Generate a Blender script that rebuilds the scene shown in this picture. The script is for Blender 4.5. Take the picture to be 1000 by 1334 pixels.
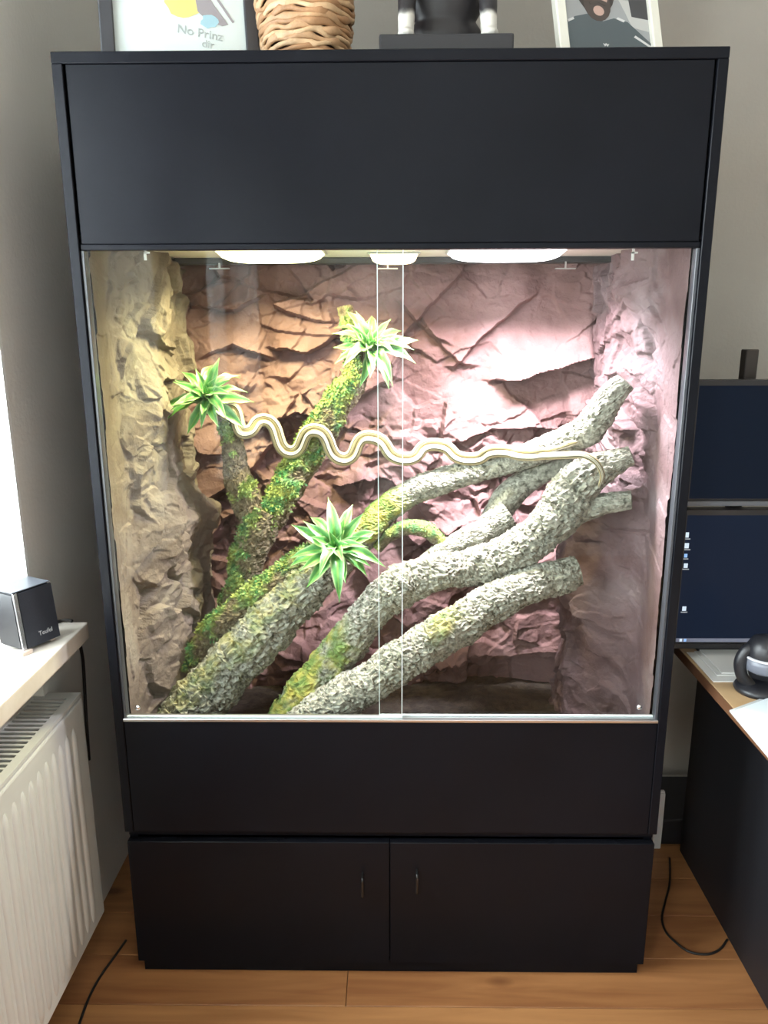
import bpy, bmesh, math, random
import numpy as np
from mathutils import Vector, Matrix, Euler

for o in list(bpy.data.objects):
    bpy.data.objects.remove(o, do_unlink=True)
C = bpy.context.scene.collection
SC = bpy.context.scene
random.seed(7)
rng = np.random.default_rng(11)

# ------------------------------------------------------------------ camera
CX, CD, CH, TILT, YAW, ROLL, FPX = .0087, 1.4807, 1.4897, .2362, .0129, -.0033, 980.
_c, _s = math.cos(YAW), math.sin(YAW)
_F0 = np.array([-_s, _c, 0]); _R = np.array([_c, _s, 0]); _U0 = np.array([0, 0, 1.])
_F = _F0*math.cos(TILT) - _U0*math.sin(TILT)
_U = _U0*math.cos(TILT) + _F0*math.sin(TILT)
_R2 = _R*math.cos(ROLL) + _U*math.sin(ROLL)
_U2 = _U*math.cos(ROLL) - _R*math.sin(ROLL)
_O = np.array([CX, -CD, CH])
cam = bpy.data.objects.new('camera', bpy.data.cameras.new('camera'))
C.objects.link(cam)
M = Matrix.Identity(4)
for i in range(3):
    M[i][0] = _R2[i]; M[i][1] = _U2[i]; M[i][2] = -_F[i]; M[i][3] = _O[i]
cam.matrix_world = M
cam.data.sensor_fit = 'VERTICAL'
cam.data.sensor_height = 36.0
cam.data.lens = FPX/1334*36.0
cam.data.clip_start = .02
SC.camera = cam


def P(u, v, ax, val):
    """point of the place seen at photo pixel (u, v) on the plane ax = val"""
    d = _F*FPX + _R2*(u-500) - _U2*(v-667)
    i = 'xyz'.index(ax)
    return _O + (val-_O[i])/d[i]*d


def pxm(p):
    return float((np.array(p)-_O) @ _F)/FPX      # metres per photo pixel at p


# ------------------------------------------------------------------ world, light, exposure
w = bpy.data.worlds.new('world'); SC.world = w
w.use_nodes = True
w.node_tree.nodes['Background'].inputs[0].default_value = (.88, .94, 1, 1)
w.node_tree.nodes['Background'].inputs[1].default_value = 3.0
SC.view_settings.view_transform = 'Standard'
SC.view_settings.look = 'None'
SC.view_settings.gamma = 1
SC.view_settings.use_curve_mapping = False
SC.view_settings.exposure = 0.0
SC.cycles.use_denoising = True
SC.cycles.max_bounces = 8
SC.cycles.transparent_max_bounces = 16
SC.cycles.caustics_reflective = False
SC.cycles.caustics_refractive = False
SC.cycles.sample_clamp_indirect = 4


def area(name, loc, direction, sx, sy, power, col):
    l = bpy.data.lights.new(name, 'AREA'); l.shape = 'RECTANGLE'
    l.size = sx; l.size_y = sy; l.energy = power; l.color = col
    o = bpy.data.objects.new(name, l); C.objects.link(o)
    o.location = loc
    o.rotation_euler = Vector(direction).to_track_quat('-Z', 'Y').to_euler()
    return o


# daylight entering by the window beside the terrarium and by an unseen second one, added to brighten the room
area('daylight_window_1', (-1.14, -.42, 1.56), (1, 0, 0), 1.55, 1.50, 150, (.88, .95, 1.0))
area('daylight_window_added', (-1.14, -2.37, 1.56), (1, 0, 0), 1.20, 1.34, 170, (.88, .95, 1.0))

# ------------------------------------------------------------------ numpy noise


def h3(ix, iy, iz, seed):
    n = (ix.astype(np.int64)*374761393 + iy.astype(np.int64)*668265263 + iz.astype(np.int64)*1440662683 + seed*1013904223) & 0xffffffff
    n = ((n ^ (n >> 13))*1274126177) & 0xffffffff
    n = ((n ^ (n >> 15))*2246822519) & 0xffffffff
    n = n ^ (n >> 16)
    return n/4294967296.


def vnoise(p, seed=0):
    i = np.floor(p).astype(np.int64); f = p-i
    f = f*f*(3-2*f); r = 0
    for a in (0, 1):
        for b in (0, 1):
            for c in (0, 1):
                wgt = (f[:, 0] if a else 1-f[:, 0])*(f[:, 1] if b else 1-f[:, 1])*(f[:, 2] if c else 1-f[:, 2])
                r = r + wgt*h3(i[:, 0]+a, i[:, 1]+b, i[:, 2]+c, seed)
    return r*2-1


def fbm(p, seed=0, oct=4):
    r = 0; a = 1.; t = 0
    for k in range(oct):
        r = r + a*vnoise(p*(2**k)+k*17.3, seed+k); t += a; a *= .5
    return r/t


def voro(p, seed=0, flat=False):
    i = np.floor(p).astype(np.int64)
    f1 = np.full(len(p), 9.); f2 = f1.copy(); ident = np.zeros(len(p)); ident2 = ident.copy(); ident3 = ident.copy()
    off = np.zeros_like(p)
    for a in (-1, 0, 1):
        for b in (-1, 0, 1):
            for c in ((0,) if flat else (-1, 0, 1)):
                x, y, z = i[:, 0]+a, i[:, 1]+b, i[:, 2]+c
                q = np.stack([x+h3(x, y, z, seed), y+h3(x, y, z, seed+1), (p[:, 2] if flat else z+h3(x, y, z, seed+2))], 1)
                dv = p-q
                d = np.sqrt((dv**2).sum(1))
                m = d < f1
                f2 = np.where(m, f1, np.minimum(f2, d))
                ident = np.where(m, h3(x, y, z, seed+3), ident)
                ident2 = np.where(m, h3(x, y, z, seed+4), ident2)
                ident3 = np.where(m, h3(x, y, z, seed+5), ident3)
                off[m] = dv[m]
                f1 = np.where(m, d, f1)
    return f1, f2, ident, ident2, ident3, off


def facets(u, v, scale, seed, ang=0., stretch=1., tilt=1.):
    """chiselled slabs: each cell a tilted plane at its own height"""
    ca, sa = math.cos(ang), math.sin(ang)
    a = (u*ca+v*sa)*scale/stretch; b = (-u*sa+v*ca)*scale
    p = np.stack([a, b, np.zeros_like(a)], 1)
    f1, f2, c, t1, t2, off = voro(p, seed, True)
    return (c-.5) + tilt*((t1-.5)*off[:, 0]*1.6+(t2-.5)*off[:, 1]*1.6)


# ------------------------------------------------------------------ materials
MATS = {}


def mat(name, col, rough=.6, metal=0., spec=.5, var=0., vscale=8., col2=None, bump=0., bscale=60., emit=None, estr=0., detail=4.):
    if name in MATS:
        return MATS[name]
    m = bpy.data.materials.new(name); m.use_nodes = True
    nt = m.node_tree; b = nt.nodes['Principled BSDF']
    b.inputs['Base Color'].default_value = (*col, 1)
    b.inputs['Roughness'].default_value = rough
    b.inputs['Metallic'].default_value = metal
    b.inputs['Specular IOR Level'].default_value = spec
    if emit:
        b.inputs['Emission Color'].default_value = (*emit, 1)
        b.inputs['Emission Strength'].default_value = estr
    if var or col2 or bump:
        tc = nt.nodes.new('ShaderNodeTexCoord')
    if var or col2:
        n = nt.nodes.new('ShaderNodeTexNoise'); n.inputs['Scale'].default_value = vscale; n.inputs['Detail'].default_value = detail
        nt.links.new(tc.outputs['Object'], n.inputs['Vector'])
        r = nt.nodes.new('ShaderNodeValToRGB')
        c2 = col2 or tuple(min(1, c*(1+var)) for c in col)
        c1 = col if col2 else tuple(c*(1-var) for c in col)
        r.color_ramp.elements[0].position = .35; r.color_ramp.elements[1].position = .65
        r.color_ramp.elements[0].color = (*c1, 1); r.color_ramp.elements[1].color = (*c2, 1)
        nt.links.new(n.outputs['Fac'], r.inputs['Fac'])
        nt.links.new(r.outputs['Color'], b.inputs['Base Color'])
    if bump:
        n2 = nt.nodes.new('ShaderNodeTexNoise'); n2.inputs['Scale'].default_value = bscale; n2.inputs['Detail'].default_value = 5
        nt.links.new(tc.outputs['Object'], n2.inputs['Vector'])
        bp = nt.nodes.new('ShaderNodeBump'); bp.inputs['Strength'].default_value = bump; bp.inputs['Distance'].default_value = .004
        nt.links.new(n2.outputs['Fac'], bp.inputs['Height'])
        nt.links.new(bp.outputs['Normal'], b.inputs['Normal'])
    MATS[name] = m
    return m


def glass_mat(name, tint=(1, 1, 1), ior=1.5, rough=.0):
    m = bpy.data.materials.new(name); m.use_nodes = True
    nt = m.node_tree; nt.nodes.clear()
    out = nt.nodes.new('ShaderNodeOutputMaterial'); mix = nt.nodes.new('ShaderNodeMixShader')
    t = nt.nodes.new('ShaderNodeBsdfTransparent'); t.inputs[0].default_value = (*tint, 1)
    g = nt.nodes.new('ShaderNodeBsdfGlossy'); g.inputs['Roughness'].default_value = rough
    # Schlick reflectance, the same on both faces of the pane
    f0 = ((ior-1)/(ior+1))**2
    lw = nt.nodes.new('ShaderNodeLayerWeight'); lw.inputs['Blend'].default_value = .5
    pw = nt.nodes.new('ShaderNodeMath'); pw.operation = 'POWER'; pw.inputs[1].default_value = 5
    fr = nt.nodes.new('ShaderNodeMath'); fr.operation = 'MULTIPLY_ADD'; fr.inputs[1].default_value = 1-f0; fr.inputs[2].default_value = f0
    nt.links.new(lw.outputs['Facing'], pw.inputs[0]); nt.links.new(pw.outputs[0], fr.inputs[0])
    nt.links.new(fr.outputs[0], mix.inputs[0]); nt.links.new(t.outputs[0], mix.inputs[1]); nt.links.new(g.outputs[0], mix.inputs[2])
    nt.links.new(mix.outputs[0], out.inputs[0])
    return m


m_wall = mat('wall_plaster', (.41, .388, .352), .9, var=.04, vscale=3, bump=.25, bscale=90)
m_wallleft_lightened = mat('wall_plaster_lightened', (.80, .785, .74), .9, var=.03, vscale=3, bump=.25, bscale=90)  # same plaster as the back wall, colour lightened to offset its weaker light
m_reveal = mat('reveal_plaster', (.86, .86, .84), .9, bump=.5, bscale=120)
m_ceil = mat('ceiling_paint', (.84, .82, .78), .9)
m_black = mat('black_board', (.006, .0065, .009), .25, spec=.10, var=.12, vscale=4)
m_blackin = mat('black_board_inside', (.02, .02, .022), .6)
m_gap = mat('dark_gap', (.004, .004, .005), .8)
m_track = mat('track_profile', (.05, .055, .065), .35, spec=.6)
m_alu = mat('aluminium', (.62, .63, .65), .3, metal=1)
m_chrome = mat('chrome', (.75, .76, .78), .15, metal=1)
m_glass = glass_mat('clear_glass', (.97, .985, .975), 1.26)
m_edge = mat('polished_glass_edge', (.70, .80, .80), .15, spec=.8)
m_white = mat('white_lacquer', (.55, .565, .545), .35, var=.03, vscale=5)
m_sill = mat('marble_sill', (.60, .55, .48), .35, col2=(.72, .68, .62), vscale=14, detail=8)
m_plastic = mat('black_plastic', (.012, .012, .015), .4)
m_navy = mat('speaker_cloth', (.010, .013, .022), .55, bump=.3, bscale=900)
m_cable = mat('black_cable', (.012, .010, .009), .5)
m_deskblack = mat('black_desk_panel', (.012, .013, .017), .5)
m_deskwood = mat('desk_wood', (.42, .27, .14), .5, col2=(.52, .36, .20), vscale=6)
m_paper = mat('paper', (.72, .72, .70), .7)
m_env = mat('envelope_paper', (.70, .78, .84), .3, spec=.6)


def rock_material(name, c1, c2, c3):
    m = bpy.data.materials.new(name); m.use_nodes = True
    nt = m.node_tree; b = nt.nodes['Principled BSDF']
    b.inputs['Roughness'].default_value = .72; b.inputs['Specular IOR Level'].default_value = .3
    tc = nt.nodes.new('ShaderNodeTexCoord')
    n = nt.nodes.new('ShaderNodeTexNoise'); n.inputs['Scale'].default_value = 5; n.inputs['Detail'].default_value = 7; n.inputs['Distortion'].default_value = .6
    nt.links.new(tc.outputs['Object'], n.inputs['Vector'])
    r = nt.nodes.new('ShaderNodeValToRGB')
    e = r.color_ramp.elements
    e[0].position = .34; e[0].color = (*c1, 1); e[1].position = .66; e[1].color = (*c3, 1)
    k = e.new(.5); k.color = (*c2, 1)
    nt.links.new(n.outputs['Fac'], r.inputs['Fac'])
    nt.links.new(r.outputs['Color'], b.inputs['Base Color'])
    n2 = nt.nodes.new('ShaderNodeTexNoise'); n2.inputs['Scale'].default_value = 45; n2.inputs['Detail'].default_value = 9; n2.inputs['Roughness'].default_value = .65
    nt.links.new(tc.outputs['Object'], n2.inputs['Vector'])
    bp = nt.nodes.new('ShaderNodeBump'); bp.inputs['Strength'].default_value = .85; bp.inputs['Distance'].default_value = .007
    nt.links.new(n2.outputs['Fac'], bp.inputs['Height']); nt.links.new(bp.outputs['Normal'], b.inputs['Normal'])
    return m


m_rock = rock_material('painted_rock', (.115, .060, .056), (.195, .112, .110), (.275, .168, .168))
m_rockside_left = rock_material('grey_brown_rock', (.11, .084, .066), (.175, .14, .114), (.245, .215, .18))
m_rockside_right = rock_material('mauve_rock', (.085, .048, .050), (.14, .089, .093), (.205, .153, .162))


def bark_material(name, dark, light, moss1, moss2):
    m = bpy.data.materials.new(name); m.use_nodes = True
    nt = m.node_tree; b = nt.nodes['Principled BSDF']; L = nt.links.new
    b.inputs['Roughness'].default_value = .85; b.inputs['Specular IOR Level'].default_value = .2
    tc = nt.nodes.new('ShaderNodeTexCoord')
    n = nt.nodes.new('ShaderNodeTexNoise'); n.inputs['Scale'].default_value = 95; n.inputs['Detail'].default_value = 8; n.inputs['Distortion'].default_value = .6
    L(tc.outputs['Object'], n.inputs['Vector'])
    r = nt.nodes.new('ShaderNodeValToRGB'); e = r.color_ramp.elements
    e[0].position = .30; e[0].color = (*dark, 1); e[1].position = .62; e[1].color = (*light, 1)
    L(n.outputs['Fac'], r.inputs['Fac'])
    mn = nt.nodes.new('ShaderNodeTexNoise'); mn.inputs['Scale'].default_value = 30; mn.inputs['Detail'].default_value = 4
    L(tc.outputs['Object'], mn.inputs['Vector'])
    r2 = nt.nodes.new('ShaderNodeValToRGB'); e = r2.color_ramp.elements
    e[0].position = .4; e[0].color = (*moss1, 1); e[1].position = .62; e[1].color = (*moss2, 1)
    L(mn.outputs['Fac'], r2.inputs['Fac'])
    at = nt.nodes.new('ShaderNodeAttribute'); at.attribute_name = 'moss'
    mix = nt.nodes.new('ShaderNodeMix'); mix.data_type = 'RGBA'
    L(at.outputs['Fac'], mix.inputs['Factor']); L(r.outputs['Color'], mix.inputs['A']); L(r2.outputs['Color'], mix.inputs['B'])
    L(mix.outputs['Result'], b.inputs['Base Color'])
    bn = nt.nodes.new('ShaderNodeTexNoise'); bn.inputs['Scale'].default_value = 160; bn.inputs['Detail'].default_value = 6
    L(tc.outputs['Object'], bn.inputs['Vector'])
    bp = nt.nodes.new('ShaderNodeBump'); bp.inputs['Strength'].default_value = .6; bp.inputs['Distance'].default_value = .004
    L(bn.outputs['Fac'], bp.inputs['Height']); L(bp.outputs['Normal'], b.inputs['Normal'])
    return m


m_bark = bark_material('cork_bark', (.062, .060, .046), (.33, .325, .275), (.10, .17, .03), (.34, .30, .06))
m_barkdark = bark_material('mossy_bark', (.05, .038, .025), (.17, .14, .09), (.05, .17, .06), (.25, .27, .07))
m_cut = mat('sawn_wood', (.50, .42, .30), .8, var=.15, vscale=60)
m_moss = mat('moss', (.04, .15, .06), .9, col2=(.27, .31, .08), vscale=22)
m_soil = mat('soil', (.02, .016, .013), .95, col2=(.05, .04, .03), vscale=40, bump=.8, bscale=120)

# ------------------------------------------------------------------ object helpers
W = {}


def thing(name, label, cat, loc=(0, 0, 0), group=None, kind=None):
    o = bpy.data.objects.new(name, None); C.objects.link(o)
    o.location = loc; o.empty_display_size = .02
    W[o.name] = Vector(loc)
    tag(o, label, cat, group, kind)
    return o


def tag(o, label=None, cat=None, group=None, kind=None):
    if label: o['label'] = label
    if cat: o['category'] = cat
    if group: o['group'] = group
    if kind: o['kind'] = kind
    return o


def add(name, verts, faces, m, parent=None, smooth=False, uvs=None, attr=None):
    """one mesh object; verts in world (or root-local) metres, origin at the middle of its base"""
    v = np.asarray(verts, float).reshape(-1, 3)
    lo, hi = v.min(0), v.max(0)
    c = np.array([(lo[0]+hi[0])/2, (lo[1]+hi[1])/2, lo[2]])
    me = bpy.data.meshes.new(name)
    me.from_pydata((v-c).tolist(), [], faces if isinstance(faces, list) else faces.tolist())
    if uvs is not None:
        ul = me.uv_layers.new(name='UVMap')
        li = np.zeros(len(me.loops), np.int32); me.loops.foreach_get('vertex_index', li)
        ul.data.foreach_set('uv', np.asarray(uvs, np.float32)[li].ravel())
    if attr is not None:
        a = me.attributes.new('moss', 'FLOAT', 'POINT'); a.data.foreach_set('value', np.asarray(attr, np.float32))
    if m: me.materials.append(m)
    if smooth: me.polygons.foreach_set('use_smooth', np.ones(len(me.polygons), bool))
    me.update()
    o = bpy.data.objects.new(name, me); C.objects.link(o)
    put(o, c, parent)
    return o


def put(o, c, parent):
    c = Vector(c)
    W[o.name] = c
    if parent:
        o.parent = parent; o.location = c - W[parent.name]
    else:
        o.location = c


def frombm(name, bm, m, parent=None, smooth=False):
    bm.verts.ensure_lookup_table(); bm.verts.index_update()
    v = [tuple(x.co) for x in bm.verts]; f = [[x.index for x in q.verts] for q in bm.faces]
    bm.free()
    return add(name, v, f, m, parent, smooth)


def box(name, lo, hi, m, parent=None, bev=0., seg=1):
    return boxes(name, [(lo, hi)], m, parent, bev, seg)


def boxes(name, lst, m, parent=None, bev=0., seg=1):
    bm = bmesh.new()
    for lo, hi in lst:
        r = bmesh.ops.create_cube(bm, size=1)
        for vv in r['verts']:
            vv.co = Vector([(lo[i]+hi[i])/2 + vv.co[i]*(hi[i]-lo[i]) for i in range(3)])
    if bev:
        bmesh.ops.bevel(bm, geom=list(bm.edges), offset=bev, segments=seg, affect='EDGES', profile=.6)
    return frombm(name, bm, m, parent, smooth=False)


def catmull(pts, n):
    p = np.asarray(pts, float)
    p = np.vstack([2*p[0]-p[1], p, 2*p[-1]-p[-2]])
    seg = np.linalg.norm(np.diff(p[1:-1, :3], axis=0), axis=1)
    t = np.concatenate([[0], np.cumsum(seg)])
    s = np.linspace(0, t[-1], n)
    k = np.clip(np.searchsorted(t, s, side='right')-1, 0, len(seg)-1)
    x = ((s-t[k])/seg[k])[:, None]
    a, b, c, d = p[k], p[k+1], p[k+2], p[k+3]
    return .5*((2*b)+(-a+c)*x+(2*a-5*b+4*c-d)*x*x+(-a+3*b-3*c+d)*x**3), s


def sweep(path, rad, nseg, ang=None):
    """frames along a path: returns ring centres' normals"""
    T = np.gradient(path, axis=0); T /= np.linalg.norm(T, axis=1)[:, None]
    N = np.zeros_like(T); ref = np.array([0, -.3, 1.]); ref /= np.linalg.norm(ref)
    n0 = ref - (ref@T[0])*T[0]
    if np.linalg.norm(n0) < .2: n0 = np.array([1., 0, 0]) - T[0][0]*T[0]
    N[0] = n0/np.linalg.norm(n0)
    for i in range(1, len(T)):
        v = N[i-1] - (N[i-1]@T[i])*T[i]
        N[i] = v/np.linalg.norm(v)
    B = np.cross(T, N)
    th = np.linspace(0, 2*np.pi, nseg, endpoint=False)
    rad_dir = N[:, None, :]*np.cos(th)[None, :, None] + B[:, None, :]*np.sin(th)[None, :, None]
    return rad_dir, th, T


def tube_faces(n, k, closed_ends=True):
    i = np.arange(n-1)[:, None]*k; j = np.arange(k)[None, :]; j2 = (j+1) % k
    f = np.stack([i+j, i+j2, i+k+j2, i+k+j], -1).reshape(-1, 4).tolist()
    if closed_ends:
        f.append(list(range(k))[::-1]); f.append(list(range((n-1)*k, n*k)))
    return f


def tube(name, pts, r, m, parent=None, nseg=10, n=None, taper=None):
    path, s = catmull(pts, n or max(12, len(pts)*6))
    rd, th, T = sweep(path, r, nseg)
    rr = np.full(len(path), r) if taper is None else r*np.interp(np.linspace(0, 1, len(path)), *taper)
    v = path[:, None, :] + rd*rr[:, None, None]
    return add(name, v.reshape(-1, 3), tube_faces(len(path), nseg), m, parent, True)


def lathe(name, prof, loc, m, parent=None, nseg=32, smooth=True, axis=None):
    th = np.linspace(0, 2*np.pi, nseg, endpoint=False)
    v = []
    for r, z in prof:
        for t in th:
            v.append((r*math.cos(t), r*math.sin(t), z))
    v = np.array(v)
    if axis is not None:
        q = Vector(axis).to_track_quat('Z', 'Y').to_matrix(); v = v @ np.array(q).T
    v = v + np.array(loc)
    return add(name, v, tube_faces(len(prof), nseg), m, parent, smooth)


def text(name, body, size, m, mtx, parent, depth=.0002):
    cu = bpy.data.curves.new(name, 'FONT'); cu.body = body; cu.size = size; cu.extrude = depth; cu.align_x = 'CENTER'; cu.align_y = 'CENTER'
    t = bpy.data.objects.new(name+'_curve', cu); C.objects.link(t)
    me = bpy.data.meshes.new_from_object(t.evaluated_get(bpy.context.evaluated_depsgraph_get()))
    v = [tuple(mtx @ x.co) for x in me.vertices]; f = [list(p.vertices) for p in me.polygons]
    bpy.data.objects.remove(t); bpy.data.curves.remove(cu); bpy.data.meshes.remove(me)
    return add(name, v, f, m, parent)


# ================================================================== THE ROOM
XW, YB = -.77, .75          # left wall face, back wall face
XR, YF, ZC = 2.6, -3.4, 2.75
JY, WY = .045, -1.05        # window opening along y
SZ = .86                    # sill top
T_OUT = -1.08
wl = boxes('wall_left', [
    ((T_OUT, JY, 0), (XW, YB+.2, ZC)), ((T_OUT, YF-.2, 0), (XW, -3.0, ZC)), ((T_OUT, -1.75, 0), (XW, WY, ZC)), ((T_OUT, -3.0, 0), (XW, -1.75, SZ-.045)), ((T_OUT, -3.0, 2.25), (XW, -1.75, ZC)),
    ((T_OUT, WY, 2.25), (XW, JY, ZC)), ((T_OUT, WY, 0), (-.865, JY, SZ-.045))], m_wallleft_lightened)
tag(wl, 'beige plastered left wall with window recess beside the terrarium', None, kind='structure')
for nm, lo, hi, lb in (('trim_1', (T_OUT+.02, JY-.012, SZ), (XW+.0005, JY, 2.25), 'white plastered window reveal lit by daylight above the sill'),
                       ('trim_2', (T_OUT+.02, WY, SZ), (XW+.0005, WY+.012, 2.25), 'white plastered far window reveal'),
                       ('trim_4', (T_OUT+.02, -3.0, SZ-.045), (XW+.0005, -2.988, 2.25), 'white plastered reveal of the added second window'),
                       ('trim_5', (T_OUT+.02, -1.762, SZ-.045), (XW+.0005, -1.75, 2.25), 'white plastered near reveal of the added second window'),
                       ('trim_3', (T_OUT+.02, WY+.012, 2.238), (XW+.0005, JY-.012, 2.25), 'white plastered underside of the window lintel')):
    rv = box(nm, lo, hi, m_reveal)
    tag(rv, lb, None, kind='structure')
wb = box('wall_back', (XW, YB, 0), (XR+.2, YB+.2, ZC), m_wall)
tag(wb, 'beige plastered back wall behind the terrarium and desk', None, kind='structure')
wr = box('wall_right', (XR, YF, 0), (XR+.2, YB, ZC), m_wall)
tag(wr, 'beige right wall of the room', None, kind='structure')
wf = box('wall_front', (XW, YF-.2, 0), (XR+.2, YF, ZC), mat('white_bounce_paint', (.80, .79, .76), .9))  # unseen wall, made white to bounce light into the room
tag(wf, 'unseen wall behind the viewer, whitened to bounce light', None, kind='structure')
ce = box('ceiling', (T_OUT, YF-.2, ZC), (XR+.2, YB+.2, ZC+.1), m_ceil)
tag(ce, 'off-white ceiling of the room', None, kind='structure')
bbm = mat('baseboard_paint', (.42, .40, .37), .6)
bb = box('baseboard_back', (.62, YB-.014, .001), (XR, YB, .06), bbm, bev=.003)
tag(bb, 'grey baseboard along the back wall behind the desk', None, kind='structure')


# floor of pine planks
def plank_material(name, a, b_, k):
    m = bpy.data.materials.new(name); m.use_nodes = True
    nt = m.node_tree; b = nt.nodes['Principled BSDF']; L = nt.links.new
    b.inputs['Roughness'].default_value = .38
    tc = nt.nodes.new('ShaderNodeTexCoord'); mp = nt.nodes.new('ShaderNodeMapping'); mp.inputs['Scale'].default_value = (1.2, 14, 14); mp.inputs['Location'].default_value = (k*3.1, k, 0)
    L(tc.outputs['Object'], mp.inputs['Vector'])
    n = nt.nodes.new('ShaderNodeTexNoise'); n.inputs['Scale'].default_value = 2.2; n.inputs['Detail'].default_value = 6; n.inputs['Distortion'].default_value = .8
    L(mp.outputs[0], n.inputs['Vector'])
    r = nt.nodes.new('ShaderNodeValToRGB'); e = r.color_ramp.elements
    e[0].position = .32; e[0].color = (*a, 1); e[1].position = .68; e[1].color = (*b_, 1)
    L(n.outputs['Fac'], r.inputs['Fac'])
    mp2 = nt.nodes.new('ShaderNodeMapping'); mp2.inputs['Scale'].default_value = (4.2, 8.5, 1); mp2.inputs['Location'].default_value = (k*1.7, k*2.3, 0)
    L(tc.outputs['Object'], mp2.inputs['Vector'])
    vo = nt.nodes.new('ShaderNodeTexVoronoi'); vo.inputs['Scale'].default_value = 1.0
    L(mp2.outputs[0], vo.inputs['Vector'])
    r2 = nt.nodes.new('ShaderNodeValToRGB'); e = r2.color_ramp.elements
    e[0].position = .07; e[0].color = (1, 1, 1, 1); e[1].position = .19; e[1].color = (0, 0, 0, 1)
    L(vo.outputs['Distance'], r2.inputs['Fac'])
    mx = nt.nodes.new('ShaderNodeMix'); mx.data_type = 'RGBA'; mx.inputs['B'].default_value = (.10, .030, .012, 1)
    mu = nt.nodes.new('ShaderNodeMath'); mu.operation = 'MULTIPLY'; mu.inputs[1].default_value = .85
    L(r2.outputs['Color'], mu.inputs[0]); L(mu.outputs[0], mx.inputs['Factor']); L(r.outputs['Color'], mx.inputs['A']); L(mx.outputs['Result'], b.inputs['Base Color'])
    return m


fl = box('floor', (T_OUT, YF-.2, -.12), (XR+.2, YB+.2, -.012), mat('subfloor', (.05, .03, .02), .9))
tag(fl, 'varnished orange-brown pine plank floor', None, kind='structure')
pm = [plank_material('pine_%d' % k, a, b_, k) for k, (a, b_) in enumerate([((.29, .12, .043), (.42, .193, .071)), ((.26, .103, .038), (.385, .172, .064)), ((.32, .137, .05), (.445, .21, .08))])]
yy = YB; row = 0
while yy > YF:
    cuts = [-.87] + [[.55, 1.9], [-.1, 1.25], [.95, 2.2], [.2, 1.6]][row % 4] + [XR]
    for a, b_ in zip(cuts[:-1], cuts[1:]):
        box('plank', (a+.0006, yy-.1385, -.012), (b_-.0006, yy-.0006, 0), pm[(row*2+int(b_*3)) % 3], fl, bev=.0012)
    yy -= .139; row += 1

# windows
win = thing('window_1', 'white framed window above the stone sill', None, (-.98, (JY+WY)/2, SZ), kind='structure')
m_upvc = mat('window_frame_paint', (.8, .8, .78), .4)
for nm, lo, hi in [('window_frame', (-1.02, JY-.07, SZ), (-.95, JY-.012, 2.25)), ('window_frame', (-1.02, WY, SZ), (-.95, WY+.06, 2.25)),
                   ('window_frame', (-1.02, WY, 2.19), (-.95, JY, 2.25)), ('window_frame', (-1.02, WY, SZ), (-.95, JY, SZ+.06)),
                   ('window_frame', (-1.01, -.54, SZ+.06), (-.96, -.47, 2.19))]:
    box(nm, lo, hi, m_upvc, win, bev=.004)
for a, b_ in ((WY+.06, -.54), (-.47, JY-.07)):
    box('pane', (-.992, a, SZ+.06), (-.982, b_, 2.19), m_glass, win)
win_added = thing('window_2_added', 'unseen second white framed window added along the left wall to brighten the room', None, (-.98, -2.375, SZ), kind='structure')  # unseen window added for room brightness, placed from faint glass reflections
for lo, hi in [((-1.02, -1.81, SZ), (-.95, -1.762, 2.25)), ((-1.02, -2.988, SZ), (-.95, -2.93, 2.25)), ((-1.02, -2.93, 2.19), (-.95, -1.81, 2.25)), ((-1.02, -2.93, SZ), (-.95, -1.81, SZ+.06)), ((-1.01, -2.41, SZ+.06), (-.96, -2.34, 2.19))]:
    box('window_frame', lo, hi, m_upvc, win_added, bev=.004)
for a, b_ in ((-2.93, -2.41), (-2.34, -1.81)):
    box('pane', (-.992, a, SZ+.06), (-.982, b_, 2.19), m_glass, win_added)
box('window_ledge', (-.95, -2.988, SZ-.045), (-.70, -1.762, SZ-.005), m_sill, win_added, bev=.004)

sl = box('window_sill', (-.96, WY, SZ-.04), (-.673, .088, SZ), m_sill, bev=.004, seg=2)
tag(sl, 'speckled beige marble window sill under the bright window', 'window sill')

# ================================================================== RADIATOR
RX, RY, RT, RB = -.693, .064, .70, .12
rad = thing('radiator', 'white ribbed panel radiator with slotted top grille under the window sill', 'radiator', (-.74, -.5, 0))
RY0 = -1.15
box('front_panel', (RX-.012, RY0, RB), (RX, RY, RT-.012), m_white, rad, bev=.005, seg=2)
box('rear_panel', (RX-.115, RY0, RB), (RX-.105, RY, RT-.012), m_white, rad)
box('side_panel', (RX-.118, RY-.002, RB+.03), (RX-.004, RY+.004, RT-.004), m_white, rad, bev=.002)
boxes('grille_frame', [((RX-.115, RY0, RT-.008), (RX-.097, RY, RT)), ((RX-.022, RY0, RT-.008), (RX-.002, RY, RT)), ((RX-.1, RY-.028, RT-.008), (RX-.02, RY, RT))], m_white, rad)
box('convector_shade_block', (RX-.104, RY0+.01, RB+.05), (RX-.013, RY-.006, RT-.022), mat('slot_shade_black', (.012, .012, .012), .8), rad)  # block blackened and filled up: shade of the grille slots put into its colour
y = RY-.038
proto = None
while y > -.75:
    if proto is None:
        proto = box('grille_slat', (RX-.1, y-.0036, RT-.006), (RX-.02, y+.0036, RT-.001), m_white, rad); z0 = y
    else:
        o = proto.copy(); C.objects.link(o); o.parent = rad; o.location = proto.location + Vector((0, y-z0, 0))
    y -= .0165
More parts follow.
